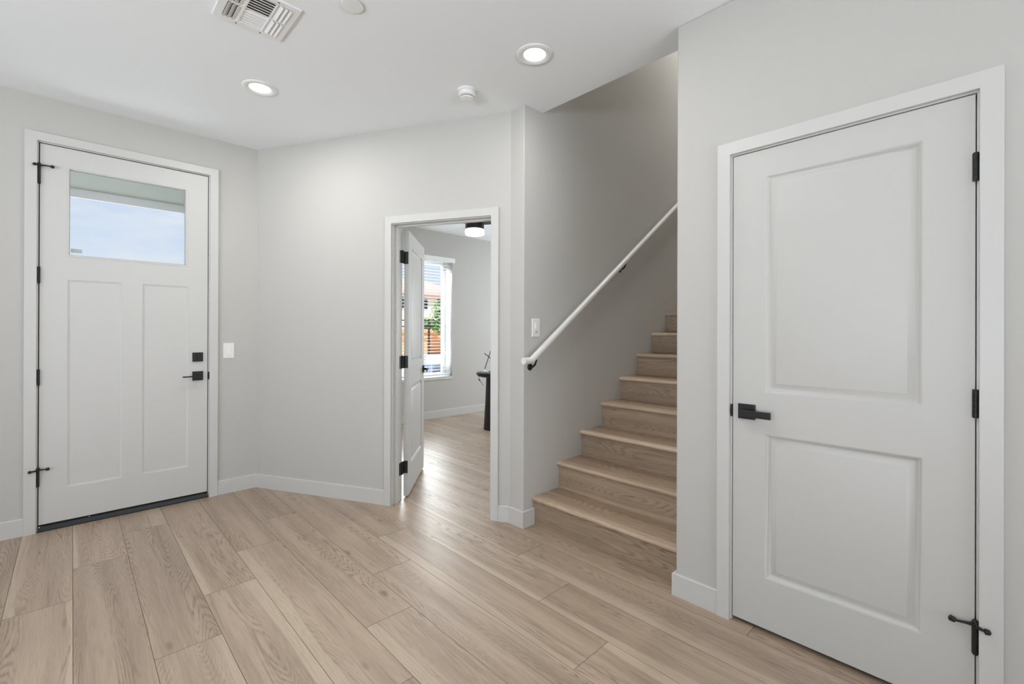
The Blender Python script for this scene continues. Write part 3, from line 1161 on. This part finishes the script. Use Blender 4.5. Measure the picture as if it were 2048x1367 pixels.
mb.build('window_sill', TRIM, w1)

bl = empty('window_blinds', ((WX0 + WX1) / 2, YE, WZ1), 'white slatted blinds hanging open in the office window', 'window blinds')
mb = MB()
mb.fbox(FE, WX0 - 0.038, WX1 + 0.038, WZ1 - 0.008, WZ1 + 0.060, 0.0, 0.022, 0.004)
mb.build('valance', BLINDM, bl)
mb = MB()
zs_, n_ = WZ1 - 0.055, 36
for k in range(n_):
    z = zs_ - k * 0.0445
    mb.hexa([FE(WX0 + 0.008, z, -0.070), FE(WX1 - 0.008, z, -0.070), FE(WX1 - 0.008, z, -0.022), FE(WX0 + 0.008, z, -0.022),
             FE(WX0 + 0.008, z + 0.0022, -0.070), FE(WX1 - 0.008, z + 0.0022, -0.070), FE(WX1 - 0.008, z + 0.0022, -0.022), FE(WX0 + 0.008, z + 0.0022, -0.022)])
mb.build('slats', BLINDM, bl)
mb = MB()
mb.fbox(FE, WX0 + 0.008, WX1 - 0.008, WZ0 + 0.020, WZ0 + 0.040, -0.070, -0.022)
mb.build('bottom_rail', BLINDM, bl)
for k, x in enumerate((WX0 + 0.15, (WX0 + WX1) / 2, WX1 - 0.15)):
    mb = MB()
    mb.tube([FE(x, WZ0 + 0.03, -0.046), FE(x, WZ1 - 0.01, -0.046)], 0.0012, 6)
    mb.build('lift_cord', BLINDM, bl)

# ---------------------------------------------------------------- ceiling fan in the office
fx, fy = 3.86, 4.80
fan = empty('ceiling_fan', (fx, fy, H), 'low black ceiling fan with a lit white drum light in the office', 'ceiling fan')
mb = MB()
mb.lathe((fx, fy, H), (0, 0, -1), [(0.120, 0), (0.125, 0.006), (0.125, 0.100), (0.118, 0.104)], 40)
mb.build('motor_housing', BLACK, fan)
mb = MB()
mb.lathe((fx, fy, H), (0, 0, -1), [(0.122, 0.104), (0.128, 0.110), (0.128, 0.158), (0.120, 0.176), (0.08, 0.186), (0.02, 0.188)], 40)
mb.build('lamp_shade', FANLENS, fan)
for k in range(3):
    a = R(-70 + 120 * k)
    dx, dy = math.cos(a), math.sin(a)
    mb = MB()
    w = 0.055
    pts = []
    for r_, ww in ((0.10, 0.03), (0.20, w), (0.55, w * 1.15), (0.60, w * 0.9)):
        pts.append((fx + dx * r_ - dy * ww, fy + dy * r_ + dx * ww, fx + dx * r_ + dy * ww, fy + dy * r_ - dx * ww))
    L_ = [[(p[0], p[1], H - 0.045), (p[2], p[3], H - 0.035), (p[2], p[3], H - 0.028), (p[0], p[1], H - 0.038)] for p in pts]
    mb.loops(L_, True, True)
    mb.build('fan_blade', BLACK, fan)

# ---------------------------------------------------------------- dark table in the office, with what lies on it
tx, ty = 3.92, 4.50
tb = empty('side_table', (tx, ty, 0), 'small dark round table on a thick flaring pedestal, half hidden by the office doorway', 'table')
mb = MB()
mb.lathe((tx, ty, 0), (0, 0, 1), [(0.150, 0.682), (0.180, 0.690), (0.203, 0.708), (0.210, 0.724), (0.209, 0.735), (0.203, 0.740)], 48)
mb.build('table_top', TABLEM, tb)
mb = MB()
mb.lathe((tx, ty, 0), (0, 0, 1), [(0.108, 0.0), (0.112, 0.008), (0.092, 0.35), (0.080, 0.685)], 40)
mb.build('pedestal', TABLEM, tb)

ox, oy, oz = 3.775, 4.50, 0.740
orn = empty('table_ornament', (ox, oy, oz), 'black crossed-rod ornament leaning out of a small white round base on the dark table', 'ornament')
mb = MB()
mb.lathe((ox, oy, oz), (0, 0, 1), [(0.016, 0), (0.023, 0.007), (0.026, 0.024), (0.021, 0.040), (0.010, 0.048), (0.004, 0.049)], 24)
mb.lathe((ox + 0.047, oy - 0.012, oz), (0, 0, 1), [(0.010, 0), (0.016, 0.006), (0.016, 0.016), (0.009, 0.023), (0.003, 0.024)], 20)
mb.build('base', WHITEB, orn)
mb = MB()
rod0, rod1 = Vector((ox + 0.010, oy, oz + 0.040)), Vector((ox + 0.120, oy, oz + 0.290))
mb.tube([rod0, rod1], [0.0055, 0.005], 10)
mb.build('rod', BLACK, orn)
mb = MB()
mid = rod0.lerp(rod1, 0.66)
mb.tube([mid + Vector((-0.072, 0, 0.045)), mid + Vector((0.060, 0, -0.038))], 0.0055, 10)
mb.build('crossbar', BLACK, orn)

rim = Vector((-0.735, 0.040, 0)).normalized()
cb = Vector((tx, ty, 0)) + rim * 0.2145
tl = Vector((rim.y, -rim.x, 0)) * -1.0     # sideways along the rim
mb = MB()
mb.tube([cb + Vector((0, 0, 0.735)), cb + Vector((0, 0, 0.70)), cb + tl * -0.004 + Vector((0, 0, 0.662))], 0.003, 8)
p_ = cb + tl * -0.004 + Vector((0, 0, 0.664))
q_ = p_ + fwd * 0.02 + rgt * 0.016 + Vector((0, 0, -0.026))
mb.tube([p_, q_], [0.0075, 0.0065], 10)
mb.tube([q_, q_ + rgt * 0.022 + Vector((0, 0, -0.030)), q_ + rgt * 0.040 + Vector((0, 0, -0.058))], 0.003, 8)
o = mb.build('charging_cable', BLACK, None, tuple(cb + Vector((0, 0, 0.735))))
tag(o, 'thin black cable hanging over the edge of the dark round table', 'cable')

# ---------------------------------------------------------------- outside: porch
mb = MB()
mb.box(-4.0, 1.02, YA + 0.2, 5.95, -0.30, -0.03)
struct(mb.build('floor_porch', CONC), 'pale concrete porch slab outside the front door', 'porch floor')
mb = MB()
mb.box(-3.0, 1.02, YA + 0.2, 5.66, 2.528, 2.60)
struct(mb.build('ceiling_porch', PORCHS), 'grey-green porch ceiling seen through the door glass', 'porch ceiling')
mb = MB()
mb.box(-3.0, 1.0, 5.66, 5.68, 2.452, 2.74)
struct(mb.build('trim_4', PORCHB), 'pale beam along the front of the porch', 'porch beam')

# ---------------------------------------------------------------- outside: what the office window looks at
mb = MB()
mb.box(-60, 120, 5.95, 150, -0.40, -0.05)
struct(mb.build('ground', CONC), 'pale sunlit ground outside', 'ground')


def ray(px, Y):               # world point at depth Y for a column of the view, used to lay out the street
    u = (px - 1037.69) / FOC
    d = fwd + rgt * u
    return d.x * Y / d.y


# orange block wall
mb = MB()
mb.box(ray(780, 23.0), ray(960, 23.0), 23.0, 23.2, -0.05, 1.42)
o = mb.build('garden_wall', BLOCK, None, (ray(870, 23), 23.1, -0.05))
tag(o, 'orange block garden wall across the street', 'garden wall')
# iron fence standing before it
fe = empty('iron_fence', (ray(870, 22.5), 22.5, -0.05), 'black iron fence in front of the orange garden wall', 'fence')
xa, xb = ray(790, 22.5), ray(950, 22.5)
for z in (1.52, 1.86):
    mb = MB()
    mb.box(xa, xb, 22.47, 22.53, z, z + 0.07)
    mb.build('fence_rail', IRON, fe)
for px in (800, 858, 916):
    x = ray(px, 22.5)
    mb = MB()
    mb.box(x - 0.045, x + 0.045, 22.455, 22.545, -0.05, 1.98)
    mb.build('fence_post', IRON, fe)


def foliage(name, c, rad, n_, seed, label, cat, trunk=None):
    rnd = random.Random(seed)
    root = empty(name, (c[0], c[1], -0.05), label, cat)
    m_ = MB()
    for _ in range(n_):
        while True:
            q = Vector((rnd.uniform(-1, 1), rnd.uniform(-1, 1), rnd.uniform(-1, 1)))
            if 0.25 < q.length < 1:
                break
        p = Vector(c) + Vector((q.x * rad[0], q.y * rad[1], q.z * rad[2]))
        a = Vector((rnd.uniform(-1, 1), rnd.uniform(-1, 1), rnd.uniform(-1, 1))).normalized()
        b_ = a.orthogonal().normalized()
        s = rnd.uniform(0.07, 0.15)
        m_._add([tuple(p - a * s), tuple(p + b_ * s * 0.45), tuple(p + a * s), tuple(p - b_ * s * 0.45)], [(0, 1, 2, 3)])
    m_.build('foliage', LEAF, root, recalc=False)
    if trunk:
        m_ = MB()
        m_.tube([(c[0] + 0.15, c[1], -0.05), (c[0] + 0.1, c[1], c[2] * 0.5), (c[0], c[1], c[2])], [0.10, 0.08, 0.05], 10)
        m_.build('trunk', BARK, root)
    return root


foliage('street_tree', (ray(881, 21.5), 21.5, 2.05), (0.60, 0.60, 1.0), 650, 3, 'small green tree standing before the orange wall', 'tree', True)
foliage('hedge_shrub', (ray(850, 24.5), 24.5, 1.75), (1.0, 0.5, 0.40), 700, 4, 'dark low shrub showing over the orange wall', 'shrub', True)

# neighbour's house
hs_ = empty('neighbour_house', (ray(860, 30.5), 31.0, -0.05), 'cream house with a pink tiled roof across the street', 'house')
xa, xb = ray(740, 30.0), ray(930, 30.0)
mb = MB()
mb.box(xa, xb, 30.0, 36.0, -0.05, 3.98)
mb.build('wall', STUCCO, hs_)
mb = MB()
mb.loops([[(xa - 0.4, 29.5, 3.92), (xb + 0.4, 29.5, 3.92), (xb + 0.4, 36.5, 3.92), (xa - 0.4, 36.5, 3.92)],
          [(xa - 0.4, 29.5, 4.08), (xb + 0.4, 29.5, 4.08), (xb + 0.4, 36.5, 4.08), (xa - 0.4, 36.5, 4.08)],
          [(xa + 2.4, 32.6, 5.55), (xb - 2.4, 32.6, 5.55), (xb - 2.4, 33.4, 5.55), (xa + 2.4, 33.4, 5.55)]], True, True)
mb.build('roof', TILE, hs_)
for px in (848, 800):
    mb = MB()
    x = ray(px, 30.0)
    mb.box(x - 0.42, x + 0.30, 29.93, 30.02, 2.95, 3.80)
    wf = mb.build('window', VINYL, hs_)
    mb = MB()
    for a in (0, 1):
        for b_ in range(3):
            mb.box(x - 0.38 + a * 0.33, x - 0.07 + a * 0.33, 29.90, 29.94, 3.0 + b_ * 0.26, 3.22 + b_ * 0.26)
    mb.build('pane', DARKGLASS, wf)
mb = MB()
x = ray(876, 30)
mb.box(x - 0.06, x + 0.06, 29.86, 30.0, 3.25, 3.80)
mb.box(x - 0.06, x + 0.25, 29.80, 30.0, 3.62, 3.72)
mb.build('wall_lantern', IRON, hs_)

# air conditioner outside the window
ax_, ay_ = ray(862, 9.2), 9.2
ac = empty('air_conditioner', (ax_ + 0.4, ay_, -0.05), 'blue-grey louvred air conditioner on the ground outside the office window', 'air conditioner')
mb = MB()
mb.box(ax_, ax_ + 0.8, ay_, ay_ + 0.7, -0.05, 0.50)
mb.build('cabinet', BLUEGREY, ac, bevel=0.02)
mb = MB()
for k in range(7):
    z = 0.03 + k * 0.065
    mb.box(ax_ + 0.05, ax_ + 0.75, ay_ - 0.012, ay_ + 0.004, z, z + 0.035)
mb.build('louvres', IRON, ac)
mb = MB()
mb.tube([(ax_ - 0.035, ay_ + 0.2, -0.05), (ax_ - 0.035, ay_ + 0.2, 0.68), (ax_ - 0.02, ay_ + 0.2, 0.70)], 0.016, 10)
mb.tube([(ax_ - 0.035, ay_ + 0.2, 0.30), (ax_ + 0.01, ay_ + 0.2, 0.30)], 0.012, 8)
mb.build('conduit', BLUEGREY, ac)
